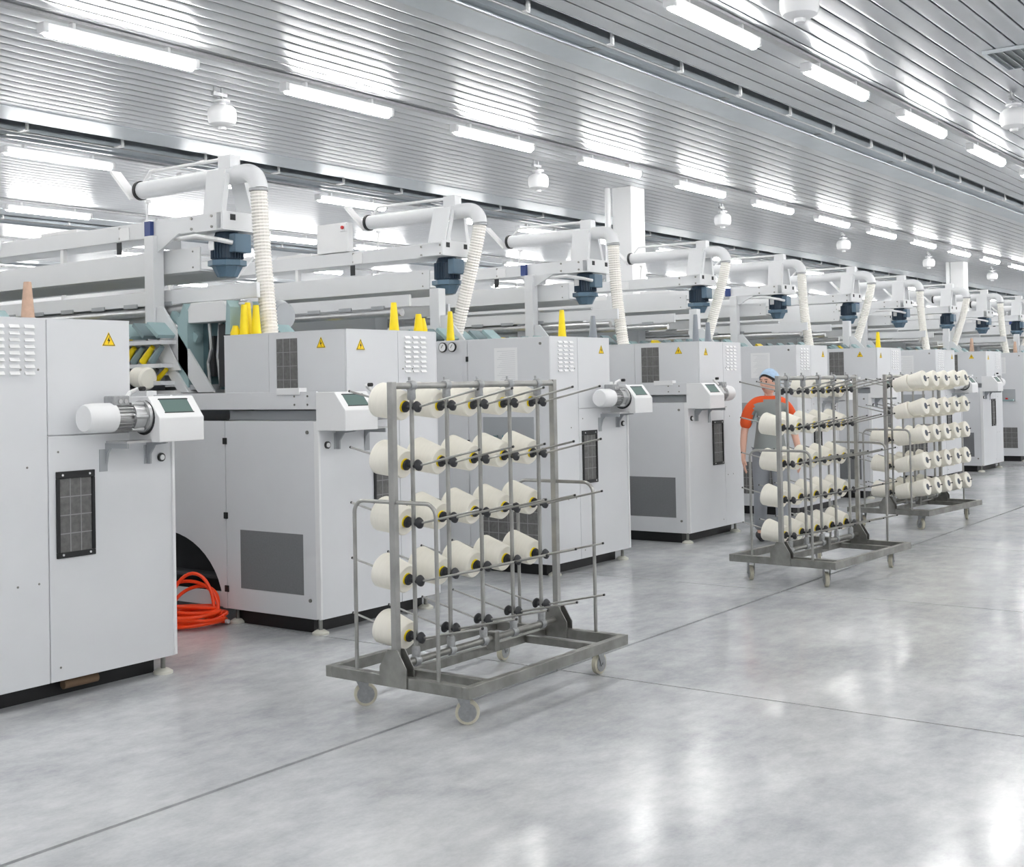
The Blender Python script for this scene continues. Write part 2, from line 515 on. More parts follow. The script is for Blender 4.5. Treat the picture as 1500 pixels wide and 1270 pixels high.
def make_machine(s):
    """s=+1: open side at local x=0 with body towards +x; s=-1 mirrored."""
    root = empty('winding_machine')
    X = lambda u: s * u
    def B(u0, u1, v0, v1, z0, z1):
        return MB().box(X(u0), X(u1), v0, v1, z0, z1)
    # ---- lower cabinet
    W = 1.21
    low = B(0.012, W - 0.012, 0.012, 0.886, 0.105, 1.38).build('lower_cabinet', 'paint', root)
    B(0.0, 0.797, 0.0, 0.014, 0.1, 1.372).build('front_door', 'paint', low, bevel=0.003)
    B(0.802, W, 0.0, 0.014, 0.1, 1.984).build('corner_panel', 'paint', low, bevel=0.003)
    B(-0.004, 0.014, -0.012, 0.03, 0.105, 1.38).build('edge_strip', 'paint_white', low, bevel=0.003)
    B(0.0, 0.014, 0.032, 0.884, 0.1, 1.383).build('side_door', 'paint', low, bevel=0.003)
    B(0.014, 0.3, 0.014, 0.884, 1.376, 1.383).build('top_plate', 'paint', low)
    # arched second side panel
    pts = [(0.889, 0.1), (0.93, 0.1)]
    for k in range(13):
        a = (PI / 2) * k / 12
        pts.append((1.55 - 0.62 * math.cos(a), 0.1 + 0.5 * math.sin(a)))
    pts += [(1.75, 0.6), (1.75, 1.383), (0.889, 1.383)]
    MB().prism(pts, 0, X(0.0), X(0.014)).build('arched_side_panel', 'paint', low)
    B(0.03, 0.05, 0.93, 2.6, 0.1, 0.2).build('base_rail', 'paint', low)
    B(0.2, 0.22, 0.9, 2.2, 0.1, 0.7).build('arch_shade_plate', 'dark', low)  # dark sheet added to give the shade inside the arch
    B(0.06, 0.2, 0.95, 1.9, 0.28, 0.30).build('inner_shelf', 'seam', low)
    for z in (1.245, 0.735, 0.235):
        MB().box(X(-0.008), X(0.004), 0.868, 0.906, z - 0.022, z + 0.022).build('hinge', 'black', low, bevel=0.003)
    for (vv, z) in ((0.09, 1.31), (0.085, 0.22)):
        MB().cyl((X(0.002), vv, z), (X(-0.008), vv, z), 0.012, 12).build('lock', 'steel_dark', low)
    MB().box(X(-0.0015), X(0.003), 0.145, 0.745, 0.25, 0.645).build('vent_mesh', 'vent_mesh', low)
    for (u, vv) in ((0.05, 0.05), (1.12, 0.06), (0.05, 0.84), (1.12, 0.84)):
        MB().cyl((X(u), vv, 0.02), (X(u), vv, 0.11), 0.014, 10).build('foot', 'steel_dark', low)
        MB().lathe([(0.055, 0.0), (0.055, 0.012), (0.03, 0.028), (0.0, 0.03)], (X(u), vv, 0), n=18).build('foot_pad', 'foot', low, smooth=True)
    B(0.06, 1.15, 0.12, 0.86, 0.0, 0.1).build('shadow_plinth', 'black', low)  # set-back plinth, coloured black for the deep shadow under the cabinet
    for (u, z) in ((0.74, 1.29), (0.74, 0.17), (0.85, 1.72), (0.95, 1.72), (0.92, 1.22), (0.86, 0.62), (0.98, 0.62)):
        MB().cyl((X(u), 0.001, z), (X(u), -0.002, z), 0.006, 8).build('screw', 'steel_dark', low)
    kn = MB().cyl((X(0.085), 0.0, 1.225), (X(0.085), -0.012, 1.225), 0.024, 18).build('knob', 'black', root)
    MB().cyl((X(0.085), -0.012, 1.225), (X(0.085), -0.018, 1.225), 0.015, 16).build('knob_face', 'paint_white', kn)
    # ---- upper cabinet
    up = B(0.297, W - 0.012, 0.012, 1.205, 1.38, 1.98).build('upper_cabinet', 'paint', root)
    B(0.285, 0.798, 0.0, 0.014, 1.378, 1.984).build('front_panel', 'paint', up, bevel=0.003)
    B(0.285, 0.299, 0.016, 0.745, 1.385, 1.984).build('side_panel', 'paint', up, bevel=0.002)
    B(0.285, 0.299, 0.749, 1.208, 1.385, 1.984).build('side_panel', 'paint', up, bevel=0.002)
    B(0.285, W, 0.0, 1.21, 1.98, 1.988).build('top_plate', 'paint', up)
    # louvres
    for cx in (0.90, 0.985, 1.07):
        for k in range(8):
            z = 1.935 - 0.034 * k
            MB().prism([(0.0, z), (-0.012, z - 0.002), (-0.0, z + 0.016)], 0, X(cx - 0.028), X(cx + 0.028)).build('louvre', 'paint_white', root)
    sign(root, (X(0.42), 0.0, 1.873), 'front', 0.085, s)
    sign(root, (X(0.285), 0.235, 1.893), 'side', 0.085, s)
    # side filter
    fm = MB().box(X(0.281), X(0.287), 0.463, 0.665, 1.585, 1.942).build('side_filter', 'filter', root)
    g = MB()
    for k in range(1, 3):
        vv = 0.463 + 0.202 * k / 3
        g.box(X(0.279), X(0.282), vv - 0.002, vv + 0.002, 1.585, 1.942)
    for k in range(1, 4):
        z = 1.942 - 0.095 * k
        g.box(X(0.279), X(0.282), 0.463, 0.665, z - 0.002, z + 0.002)
    g.build('filter_grid', 'filter_grid', fm)
    # front air filter in black frame
    ff = MB()
    for a in ((0.526, 0.758, 0.735, 0.765), (0.526, 0.758, 1.15, 1.187), (0.526, 0.545, 0.765, 1.15), (0.739, 0.758, 0.765, 1.15)):
        ff.box(X(a[0]), X(a[1]), -0.014, 0.0, a[2], a[3])
    ff = ff.build('air_filter_frame', 'black', root, bevel=0.003)
    B(0.545, 0.739, -0.004, 0.0, 0.765, 1.15).build('filter_mat', 'filter', ff)
    g = MB()
    for k in (1, 2):
        u = 0.545 + 0.194 * k / 3
        g.box(X(u - 0.0025), X(u + 0.0025), -0.006, -0.004, 0.765, 1.15)
    for k in (1, 2, 3):
        z = 0.765 + 0.385 * k / 4
        g.box(X(0.545), X(0.739), -0.006, -0.004, z - 0.0025, z + 0.0025)
    g.build('filter_grid', 'filter_grid', ff)
    for u in (0.56, 0.724):
        for z in (0.752, 1.168):
            MB().cyl((X(u), -0.013, z), (X(u), -0.017, z), 0.006, 8).build('screw', 'paint_white', ff)
    # ---- drive housing
    prof = [(0.0, 1.322), (-0.26, 1.322), (-0.26, 1.452), (-0.165, 1.57), (0.0, 1.57)]
    hs = MB().prism(prof, 0, X(-0.01), X(0.295)).build('drive_housing', 'paint_white', root, bevel=0.004)
    # window on slope
    n = Vector((0, -0.118, 0.095)).normalized()
    c = Vector((X(0.14), -0.2125, 1.511)) + n * 0.001
    d = Vector((0, 0.095, 0.118)).normalized()
    rot = Matrix((Vector((1, 0, 0)), d, n)).transposed()
    MB().obox(c + d * 0.01, 0.19, 0.095, 0.002, rot).build('window_glass', 'glass_dark', hs)
    MB().obox(c + d * 0.052, 0.2, 0.006, 0.004, rot).obox(c - d * 0.04, 0.2, 0.005, 0.003, rot).build('window_trim', 'dark', hs)
    # dark opening towards the gearbox
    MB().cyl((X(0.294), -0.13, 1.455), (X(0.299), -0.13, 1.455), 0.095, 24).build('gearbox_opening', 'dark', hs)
    # ---- drive motor with gearbox
    zc, vc = 1.462, -0.13
    mot = MB()
    mot.lathe([(0.055, 0.295), (0.088, 0.3), (0.088, 0.32), (0.07, 0.325), (0.074, 0.36), (0.08, 0.385), (0.08, 0.4)], (0, vc, zc), (s, 0, 0), 22)
    mot.lathe([(0.058, 0.395), (0.058, 0.51)], (0, vc, zc), (s, 0, 0), 20)
    for k in range(22):
        a = 2 * PI * k / 22
        rt = Matrix.Rotation(a, 3, 'X')
        mot.obox(Vector((X(0.455), vc, zc)) + rt @ Vector((0, 0, 0.066)), 0.1, 0.004, 0.02, rt)
    for k in range(6):
        a = 2 * PI * k / 6
        p = Vector((0, math.cos(a) * 0.078, math.sin(a) * 0.078)) + Vector((0, vc, zc))
        mot.cyl(p + Vector((X(0.33), 0, 0)), p + Vector((X(0.41), 0, 0)), 0.011, 8)
    mot = mot.build('drive_motor', 'aluminium', root, smooth=True)
    MB().lathe([(0.074, 0.5), (0.079, 0.505), (0.079, 0.62), (0.075, 0.66), (0.068, 0.675), (0.0, 0.678)], (0, vc, zc), (s, 0, 0), 26).build('fan_cowl', 'paint_white', mot, smooth=True)
    tb = B(0.42, 0.52, vc - 0.045, vc + 0.045, zc + 0.06, zc + 0.115).build('terminal_box', 'zinc', mot, bevel=0.006)
    for vv in (-0.02, 0.02):
        MB().cyl((X(0.445 + 0.035 * (vv > 0)), vc - 0.044, zc + 0.085), (X(0.445 + 0.035 * (vv > 0)), vc - 0.05, zc + 0.085), 0.012, 12).build('cable_gland', 'aluminium', mot)
    MB().tube([(X(0.42), vc, zc + 0.09), (X(0.37), vc + 0.02, zc + 0.13), (X(0.33), vc, zc + 0.15)], 0.012, 8).build('sensor', 'paint_white', mot, smooth=True)
    MB().cyl((X(0.33), vc - 0.02, zc + 0.15), (X(0.33), vc - 0.05, zc + 0.15), 0.013, 10).build('sensor_tip', 'black', mot)
    B(0.30, 0.46, -0.2, -0.02, 1.322, 1.334).build('motor_plate', 'aluminium', root)
    MB().prism([(0.0, 1.322), (-0.19, 1.322), (-0.19, 1.295), (-0.045, 1.295), (-0.02, 1.27), (0.0, 1.19)], 0, X(0.44), X(0.452)).build('mount_bracket', 'panel_grey', root)
    MB().prism([(0.0, 1.322), (-0.17, 1.322), (-0.17, 1.31), (-0.07, 1.30), (-0.03, 1.25), (-0.03, 1.195), (0.0, 1.195)], 0, X(0.17), X(0.182)).build('mount_bracket', 'panel_grey', root)
    B(0.15, 0.2, -0.004, 0.0, 1.195, 1.3).build('bracket_foot', 'panel_grey', root)
    B(0.44, 0.49, -0.004, 0.0, 1.17, 1.29).build('bracket_foot', 'panel_grey', root)
    # ---- conveyor along the open side
    LEN = 13.0
    cv = B(-0.004, 0.012, 0.0, LEN, 1.46, 1.575).build('conveyor_side', 'paint', root, bevel=0.002)
    B(0.012, 0.27, 0.02, LEN, 1.535, 1.545).build('conveyor_belt', 'panel_grey', cv)
    B(0.262, 0.284, 0.9, LEN, 1.385, 1.57).build('conveyor_back', 'panel_grey', cv)
    B(0.06, 0.26, 0.02, 0.9, 1.386, 1.45).build('conveyor_drum', 'panel_grey', cv)
    for vv in (0.08, 0.2):
        for z in (1.49, 1.545):
            MB().cyl((X(-0.004), vv, z), (X(-0.008), vv, z), 0.007, 8).build('bolt', 'steel_dark', cv)
    B(-0.012, 0.06, 0.15, 0.36, 1.555, 1.6).build('limit_switch_plate', 'paint_white', cv, bevel=0.002)
    # ---- back side (closed face at u = W)
    bk = B(W, W + 0.012, 0.0, 0.86, 0.1, 1.984).build('back_door', 'paint', root, bevel=0.003)
    gp = B(W, W + 0.012, 0.866, 1.21, 0.1, 1.984).build('gauge_panel', 'paint', root, bevel=0.003)
    MB().box(X(W + 0.012), X(W + 0.016), 0.92, 1.15, 1.44, 1.87).build('inspection_plate', 'paint', gp)
    for (vv, z) in ((1.02, 1.93), (1.125, 1.93)):
        gg = MB().cyl((X(W + 0.012), vv, z), (X(W + 0.03), vv, z), 0.042, 22).build('pressure_gauge', 'dark', root)
        MB().cyl((X(W + 0.03), vv, z), (X(W + 0.032), vv, z), 0.036, 22).build('gauge_face', 'gauge_face', gg)
        MB().obox((X(W + 0.033), vv, z + 0.008), 0.002, 0.004, 0.036, Matrix.Rotation(0.6, 3, 'X')).build('needle', 'black', gg)
    for z in (1.82, 1.1, 0.5):
        MB().box(X(W + 0.004), X(W + 0.02), 0.852, 0.874, z - 0.022, z + 0.022).build('hinge', 'black', bk)
    MB().cyl((X(W + 0.01), 0.09, 1.93), (X(W + 0.02), 0.09, 1.93), 0.012, 10).build('lock', 'steel_dark', bk)
    MB().box(X(W + 0.012), X(W + 0.0135), 0.33, 0.57, 1.61, 1.905).build('paper_notice', 'paper', bk)
    ln = MB()
    for k in range(15):
        z = 1.875 - 0.017 * k
        ln.box(X(W + 0.0135), X(W + 0.0138), 0.35, 0.54 - 0.05 * ((k * 7) % 4) / 3, z, z + 0.004)
    ln.build('notice_lines', 'paper_line', bk)
    B(W + 0.012, W + 0.016, 0.17, 0.7, 1.10, 1.32).build('control_recess', 'panel_grey', bk)
    MB().prism([(0.2, 1.105), (0.2, 1.135), (0.67, 1.135), (0.67, 1.105)], 0, X(W + 0.016), X(W + 0.05)).build('control_desk', 'teal', bk)
    for vv, mname in ((0.32, 'red'), (0.46, 'teal_knob'), (0.56, 'teal_grey')):
        MB().cyl((X(W + 0.034), vv, 1.135), (X(W + 0.034), vv, 1.165), 0.022, 12).build('push_button', mname, bk)
    lf = B(W + 0.012, W + 0.016, 0.15, 0.76, 0.245, 0.62).build('lower_filter', 'filter', bk)
    g = MB()
    for k in range(1, 6):
        vv = 0.15 + 0.61 * k / 6
        g.box(X(W + 0.016), X(W + 0.018), vv - 0.003, vv + 0.003, 0.245, 0.62)
    for k in range(1, 4):
        z = 0.245 + 0.375 * k / 4
        g.box(X(W + 0.016), X(W + 0.018), 0.15, 0.76, z - 0.003, z + 0.003)
    g.build('lower_filter_grid', 'filter_grid', bk)
    # ---- long body behind the end cabinet
    bd = B(0.33, 0.9, 1.22, LEN, 0.12, 1.42).build('machine_frame', 'panel_grey', root)
    B(0.05, 0.33, 1.75, LEN, 0.75, 1.05).build('spindle_trough', 'paint', bd)
    B(0.9, 1.15, 1.22, LEN, 0.75, 1.05).build('spindle_trough', 'paint', bd)
    B(0.28, 0.93, 1.75, LEN, 1.42, 1.60).build('body_ledge', 'paint_white', bd)
    B(0.52, 0.70, 2.4, LEN, 1.6, 2.3).build('spine', 'panel_grey', bd)
    for side in (0, 1):
        uu = (lambda u: u) if side == 0 else (lambda u: 1.22 - u)
        for z in (1.66, 1.79, 1.965):
            MB().box(X(uu(0.20)), X(uu(0.52)), (1.82 if s > 0 else 1.26) if side == 0 else 1.26, LEN, z - 0.018, z + 0.012).build('tray_rail', 'paint', bd)
    # bobbins standing tilted in the magazines (both sides, near end)
    bob = {}
    for side in (0, 1):
        uu = (lambda u: u) if side == 0 else (lambda u: 1.22 - u)
        nb = 34
        for k in range(nb):
            vv = (1.9 if s > 0 and side == 0 else 1.3) + 0.165 * k
            m = 'yellow' if (k * 7 + side * 3) % 5 == 1 else ('teal_grey' if k % 2 else 'teal')
            rot = Matrix.Rotation(-0.9, 3, 'X')
            mb = MB().obox((X(uu(0.27)), vv, 2.055), 0.16, 0.03, 0.16, rot)
            mb.build('bobbin_pocket', m, root)
        if side == 0:
            for k in range(16):
                vv = 1.88 + 0.11 * k
                p0 = Vector((X(0.25), vv + 0.1, 1.82)); p1 = Vector((X(0.25), vv - 0.02, 1.93))
                MB().tube([p0, p1], [0.03, 0.02], 10).build('bobbin', 'yellow' if k % 2 else 'teal_grey', root, smooth=True)
                MB().tube([p0 + Vector((X(0.04), 0, -0.14)), p1 + Vector((X(0.04), 0, -0.17))], [0.022, 0.016], 8).build('bobbin', 'grey_tube' if k % 3 else 'yellow', root, smooth=True)
            for k in range(7):
                vv = 1.9 + 0.3 * k
                pk = MB().lathe([(0.0, 0), (0.07, 0.003), (0.085, 0.02), (0.075, 0.15), (0.065, 0.16), (0.0, 0.16)], (X(0.16), vv, 1.69), (0, 0.98, 0.1), 20).build('yarn_package', 'yarn', root, smooth=True)
                ar = MB().tube([(X(0.2), vv + 0.24, 1.66), (X(0.18), vv + 0.2, 1.73), (X(0.17), vv + 0.14, 1.70)], 0.022, 8).box(X(0.12), X(0.22), vv + 0.17, vv + 0.25, 1.62, 1.70)
                ar.build('cradle_arm', 'black', root)
    # travelling doffer carriage at the near end
    if s > 0:
        dc = MB().prism([(1.26, 2.10), (1.26, 2.18), (1.31, 2.25), (1.66, 2.25), (1.70, 2.2), (1.70, 2.10)], 0, X(0.36), X(0.8)).build('doffer_hood', 'paint_white', root, bevel=0.006)
        MB().prism([(1.69, 1.62), (1.69, 2.19), (1.73, 2.25), (1.80, 2.12), (1.80, 1.62)], 0, X(0.35), X(0.8)).build('doffer_side', 'teal', dc)
        MB().prism([(1.215, 2.0), (1.215, 2.2), (1.25, 2.25), (1.27, 2.0)], 0, X(0.35), X(0.8)).build('doffer_side', 'teal', dc)
        B(0.5, 0.8, 1.26, 1.7, 1.6, 2.1).build('doffer_back', 'teal_dark', dc)
        B(0.36, 0.5, 1.5, 1.68, 1.6, 1.64).build('doffer_base', 'panel_grey', dc)
        MB().box(X(0.4), X(0.5), 1.3, 1.4, 1.62, 2.08).box(X(0.44), X(0.5), 1.5, 1.56, 1.7, 2.0).build('doffer_mechanism', 'dark', dc)
        MB().tube([(X(0.4), 1.5, 2.09), (X(0.38), 1.46, 1.9), (X(0.4), 1.52, 1.8), (X(0.38), 1.48, 1.62)], 0.012, 8).build('chrome_lever', 'aluminium', dc, smooth=True)
        MB().tube([(X(0.42), 1.40, 2.09), (X(0.42), 1.43, 1.85), (X(0.42), 1.40, 1.62)], 0.017, 8).build('chrome_cylinder', 'aluminium', dc, smooth=True)
        MB().obox((X(0.43), 1.80, 2.08), 0.05, 0.36, 0.06, Matrix.Rotation(0.6, 3, 'X')).build('doffer_arm', 'teal', dc)
        MB().obox((X(0.45), 1.84, 1.97), 0.05, 0.13, 0.2, Matrix.Rotation(0.6, 3, 'X')).build('arm_cover', 'paint_white', dc)
        MB().lathe([(0.0, 0.0), (0.1, 0.0), (0.13, 0.06), (0.13, 0.6)], (X(1.0), 1.32, 2.16), (0, 1, 0), 20).build('blower_drum', 'panel_grey', root, smooth=True)
    # ---- overhead structure
    uc = 0.605
    xc = X(uc)
    def C(a, b, *r):
        return MB().box(xc + a, xc + b, *r)
    tbm = C(-0.15, +0.15, 1.47, LEN, 2.795, 2.925).build('top_beam', 'paint_beam', root, bevel=0.004)
    for (vv, z) in ((1.52, 2.9), (1.52, 2.82), (1.75, 2.9), (1.75, 2.82), (2.62, 2.9), (2.62, 2.82)):
        MB().cyl((xc - 0.15, vv, z), (xc - 0.158, vv, z), 0.011, 8).build('bolt', 'steel_dark', tbm)
    C(-0.158, -0.15, 2.5, 2.62, 2.8, 2.9).build('splice_plate', 'paint_white', tbm)
    C(-0.17, -0.15, 4.3, 4.7, 2.86, 2.95).build('junction_strip', 'paint_white', tbm)
    C(-0.15, +0.15, 3.2, 3.7, 2.925, 2.95).build('cable_cover', 'paint_white', tbm)
    if s > 0:
        C(-0.185, -0.15, 2.2, 2.27, 2.8, 2.92).build('blue_switch', 'blue_box', tbm)
    MB().tube([(xc - 0.1, 2.35, 2.93), (xc - 0.1, 2.33, 3.09)], 0.008, 6).lathe([(0.0, 0), (0.022, 0.005), (0.022, 0.025), (0.0, 0.03)], (xc - 0.1, 2.33, 3.08), n=10).build('sensor_mast', 'paint_white', tbm)
    # trough under the beam
    pf = [(-0.15, 2.68), (-0.15, 2.5), (-0.02, 2.5), (0.22, 2.46), (0.4, 2.64), (0.385, 2.645), (0.21, 2.475), (-0.02, 2.515), (-0.138, 2.515), (-0.138, 2.68)]
    trg = MB().prism([(xc + a, b) for a, b in pf], 1, 1.66, LEN).build('trough', 'paint_beam', root)
    for z in (2.53, 2.65):
        MB().cyl((xc - 0.15, 1.74, z), (xc - 0.155, 1.74, z), 0.007, 8).build('bolt', 'steel_dark', trg)
    C(-0.155, -0.15, 2.6, 2.66, 2.69, 2.79).build('hanger_plate', 'dark', trg)
    for vv in (3.4, 5.4, 7.4, 9.4, 11.4):
        C(-0.14, -0.10, vv, vv + 0.04, 2.66, 2.8).build('hanger', 'paint_white', trg)
    # doffer rails
    for u0, z0, v0, nm in ((0.46 if s > 0 else 0.40, 2.265, 1.05 if s > 0 else 1.7, 'doffer_rail'), (0.97, 2.33, 1.7, 'doffer_rail')):
        rl = B(u0, u0 + 0.035, v0, LEN, z0, z0 + 0.11).build(nm, 'paint_beam', root, bevel=0.003)
        for k in range(14):
            B(u0 - 0.012 if u0 < 0.6 else u0 + 0.035, u0 if u0 < 0.6 else u0 + 0.047, 2.0 + 0.42 * k, 2.16 + 0.42 * k, z0 - 0.012, z0 + 0.02).build('rail_tab', 'panel_grey', rl)
        MB().tube([(X(u0 + 0.02), v0 + 0.1, z0 - 0.05), (X(u0 + 0.02), LEN, z0 - 0.05)], 0.035, 10).build('rail_pipe', 'aluminium', rl, smooth=True)
    # posts, legs, braces
    for vp in ((2.1, 6.6, 10.9) if s > 0 else (1.5, 6.6, 10.9)):
        ztop = 2.79 if (s > 0 and vp < 3) else 2.49
        x0, x1 = xc - 0.275, xc - 0.175
        ps = MB().box(x0, x1, vp - 0.05, vp + 0.06, 2.03, ztop).build('support_post', 'paint_beam', root, bevel=0.005)
        if vp < 3:
            MB().prism([(vp - 0.05, 2.03), (vp + 0.06, 2.03), (vp - 0.32, 1.58), (vp - 0.44, 1.58)], 0, x0, x1).build('post_leg', 'paint_beam', ps, bevel=0.004)
            MB().prism([(vp - 0.05, 2.24), (vp - 0.05, 2.06), (vp - 0.52, 1.58), (vp - 0.70, 1.58), (vp - 0.12, 2.24)], 0, x0 + 0.02, x0 + 0.04).build('brace', 'paint_beam', ps, bevel=0.003)
            MB().prism([(vp - 0.08, 1.95), (vp - 0.22, 1.95), (vp - 0.36, 1.75), (vp - 0.22, 1.75)], 0, x0 - 0.012, x0).build('gusset', 'paint_white', ps)
            if s > 0:
                MB().box(x1, xc, vp - 0.04, vp + 0.05, 2.70, 2.79).build('post_arm', 'paint_beam', ps)
                MB().prism([(vp - 0.05, 2.79), (vp - 0.3, 2.785), (vp - 0.05, 2.66)], 0, x0 + 0.04, x0 + 0.06).build('post_gusset', 'paint_beam', ps)
        else:
            MB().box(x0, x1, vp - 0.05, vp + 0.06, 1.55, 2.03).build('post_leg', 'paint_beam', ps)
    # suction pipe, tower, blue motor, hose
    zp = 3.215
    el = [(X(uc), 2.55, zp), (X(uc), 1.3, zp)] + [(X(uc), 1.3 - 0.13 * math.sin(a), zp - 0.13 + 0.13 * math.cos(a)) for a in [PI / 2 * k / 8 for k in range(1, 9)]]
    pipe = MB().tube(el, 0.069, 18).build('suction_pipe', 'paint_beam', root, smooth=True)
    MB().lathe([(0.066, 0), (0.078, 0.0), (0.078, 0.03), (0.066, 0.03)], (X(uc), 2.53, zp), (0, 1, 0), 22).build('black_ring', 'black', pipe, smooth=True)
    MB().lathe([(0.071, 0), (0.071, 0.02)], (X(uc), 1.17, zp - 0.15), (0, 0, 1), 20).build('hose_clamp', 'zinc', pipe, smooth=True)
    MB().obox((X(uc - 0.02), 2.72, 3.27), 0.1, 0.02, 0.36, Matrix.Rotation(-0.79, 3, 'X')).build('damper_flap', 'paint_white', pipe)
    MB().tube([(X(uc), 1.5, 3.35), (X(uc), 2.42, 3.355), (X(uc), 2.5, 3.28)], 0.014, 8).build('control_rod', 'paint_white', pipe, smooth=True)
    B(uc - 0.05, uc + 0.05, 1.42, 1.56, 3.26, 3.365).build('pipe_bracket', 'paint_beam', pipe, bevel=0.004)
    for sgn, ut, ub in ((-1, uc - 0.105, uc - 0.15), (1, uc + 0.105, uc + 0.2)):
        MB().prism([(X(ut), 3.25), (X(ut + 0.012), 3.25), (X(ub + 0.012), 2.92), (X(ub), 2.92)], 1, 1.42, 1.62).build('tower_plate', 'paint_beam', root)
        MB().prism([(X(ut), 3.22), (X(ut - sgn * 0.045), 3.22), (X(ub - sgn * 0.045), 2.92), (X(ub), 2.92)], 1, 1.41, 1.42).build('tower_flange', 'paint_beam', root)
    cp = B(uc - 0.16, uc + 0.28, 1.39, 1.41, 2.8, 2.93).build('cross_plate', 'paint_beam', root, bevel=0.003)
    B(uc - 0.16, uc + 0.28, 1.39, 1.7, 2.79, 2.80).build('cross_flange', 'paint_beam', cp)
    for u in (uc - 0.06, uc + 0.2):
        B(u - 0.025, u + 0.025, 1.387, 1.395, 2.865, 2.91).build('slot', 'dark', cp)
    um, vm = uc + 0.02, 1.55
    bm_ = MB().lathe([(0.1, 2.58), (0.105, 2.59), (0.105, 2.74), (0.085, 2.79)], (X(um), vm, 0), n=24)
    for k in range(28):
        a = 2 * PI * k / 28
        bm_.obox((X(um) + math.cos(a) * 0.112, vm + math.sin(a) * 0.112, 2.665), 0.022, 0.005, 0.15, Matrix.Rotation(a, 3, 'Z'))
    bm_ = bm_.build('blue_motor', 'blue_motor_dark', root)
    MB().lathe([(0.0, 2.45), (0.075, 2.452), (0.115, 2.53), (0.145, 2.535), (0.145, 2.575), (0.1, 2.58)], (X(um), vm, 0), n=8).build('motor_flange', 'blue_motor', bm_)
    B(um - 0.06, um + 0.1, vm - 0.16, vm - 0.09, 2.63, 2.77).build('motor_terminal_box', 'blue_motor', bm_, bevel=0.006)
    B(um - 0.128, um - 0.122, vm - 0.0, vm + 0.06, 2.65, 2.75).build('name_plate', 'aluminium', bm_)
    if s > 0:
        MB().tube([(X(uc - 0.12), 2.3, 2.79), (X(uc - 0.2), 2.1, 2.78), (X(uc - 0.2), 1.85, 2.75), (X(uc - 0.2), 1.65, 2.755), (X(uc - 0.14), 1.47, 2.72), (X(uc - 0.04), 1.42, 2.7)], 0.018, 8).build('conduit', 'paint_white', root, smooth=True)
    # ribbed hose
    nr = 44
    path = []; rads = []
    z1, z0 = zp - 0.15, 1.985
    for k in range(nr * 2 + 1):
        t = k / (nr * 2)
        z = z1 + (z0 - z1) * t
        bend = (0.03 * math.sin(PI * t)) if s > 0 else 0.0
        vv = 1.17 + ((-0.10 * t + bend) if s > 0 else 0.33 * (t ** 1.25))
        path.append((X(uc + 0.02 * math.sin(PI * t)), vv, z))
        rads.append(0.066 if k % 2 else 0.058)
    MB().tube(path, rads, 14).build('ribbed_hose', 'hose_clear', root)
    return root

FAR = ('louvre', 'bobbin', 'screw', 'bolt', 'yarn_package', 'cradle_arm', 'needle', 'border', 'lightning_bolt', 'rail_tab')
protoR = make_machine(1)
protoL = make_machine(-1)
yfront = lambda x: 5.76 + 0.0105 * max(0, min(x, 14) - 4.0)
machL = []; machR = []
for k in range(9):
    xl, xr = 4.62 + 5.12 * k, 5.785 + 5.115 * k
    skip = ('doffer_hood', 'blower_drum') + (FAR if k > 3 else (('bobbin', 'yarn_package', 'cradle_arm') if k > 1 else ()))
    o = protoL if k == 0 else copy_tree(protoL, skip=skip)
    o.location = (xl, yfront(xl), 0)
    machL.append(o)
    lab = 'grey winding machine with the cabinet that hides the coiled orange hose' if k == 0 else \
        'grey winding machine with wall gauges, %s of its kind past the coiled orange hose' % ORD[k - 1]
    tag(o, lab, 'machine', 'winding machines along the aisle')
    o2 = protoR if k == 0 else copy_tree(protoR, skip=skip)
    o2.location = (xr, yfront(xr), 0)
    machR.append(o2)
    lab = 'grey winding machine whose arched side panel stands behind the coiled orange hose' if k == 0 else \
        'grey winding machine with side filter, %s of its kind beyond the orange hose' % ORD[k]
    tag(o2, lab, 'machine', 'winding machines along the aisle')

# white electrical box on the overhead beam of the second gauge-side machine
cb = MB().box(-0.77, -0.69, 2.68, 3.10, 2.93, 3.22).build('control_box', 'paint_white', machL[1], bevel=0.005)
MB().box(-0.785, -0.77, 2.69, 2.77, 3.13, 3.205).build('lamp_holder', 'plastic_white', cb, bevel=0.004)
MB().cyl((-0.785, 2.73, 3.168), (-0.80, 2.73, 3.168), 0.017, 14).build('red_button', 'red', cb)
br = MB().cyl((-0.47, 0.075, 0.06), (-0.68, 0.075, 0.06), 0.024, 16).build('cleaning_roller', 'brush_brown', machL[0], smooth=True)

# white drain pipe under the second machine
dp = empty('drain_pipe', (5.95, 6.55, 0.0))
tag(dp, 'short white plastic drain elbow under the machine beside the orange hose', 'pipe')
MB().tube([(0, 0, 0.12), (0, 0, 0.06), (0.01, -0.01, 0.045), (0.03, -0.04, 0.035), (0.03, -0.17, 0.035)], 0.022, 12).build('elbow', 'pvc', dp, smooth=True)
MB().tube([(0.03, -0.15, 0.035), (0.03, -0.24, 0.035)], 0.027, 12).build('socket', 'pvc', dp, smooth=True)

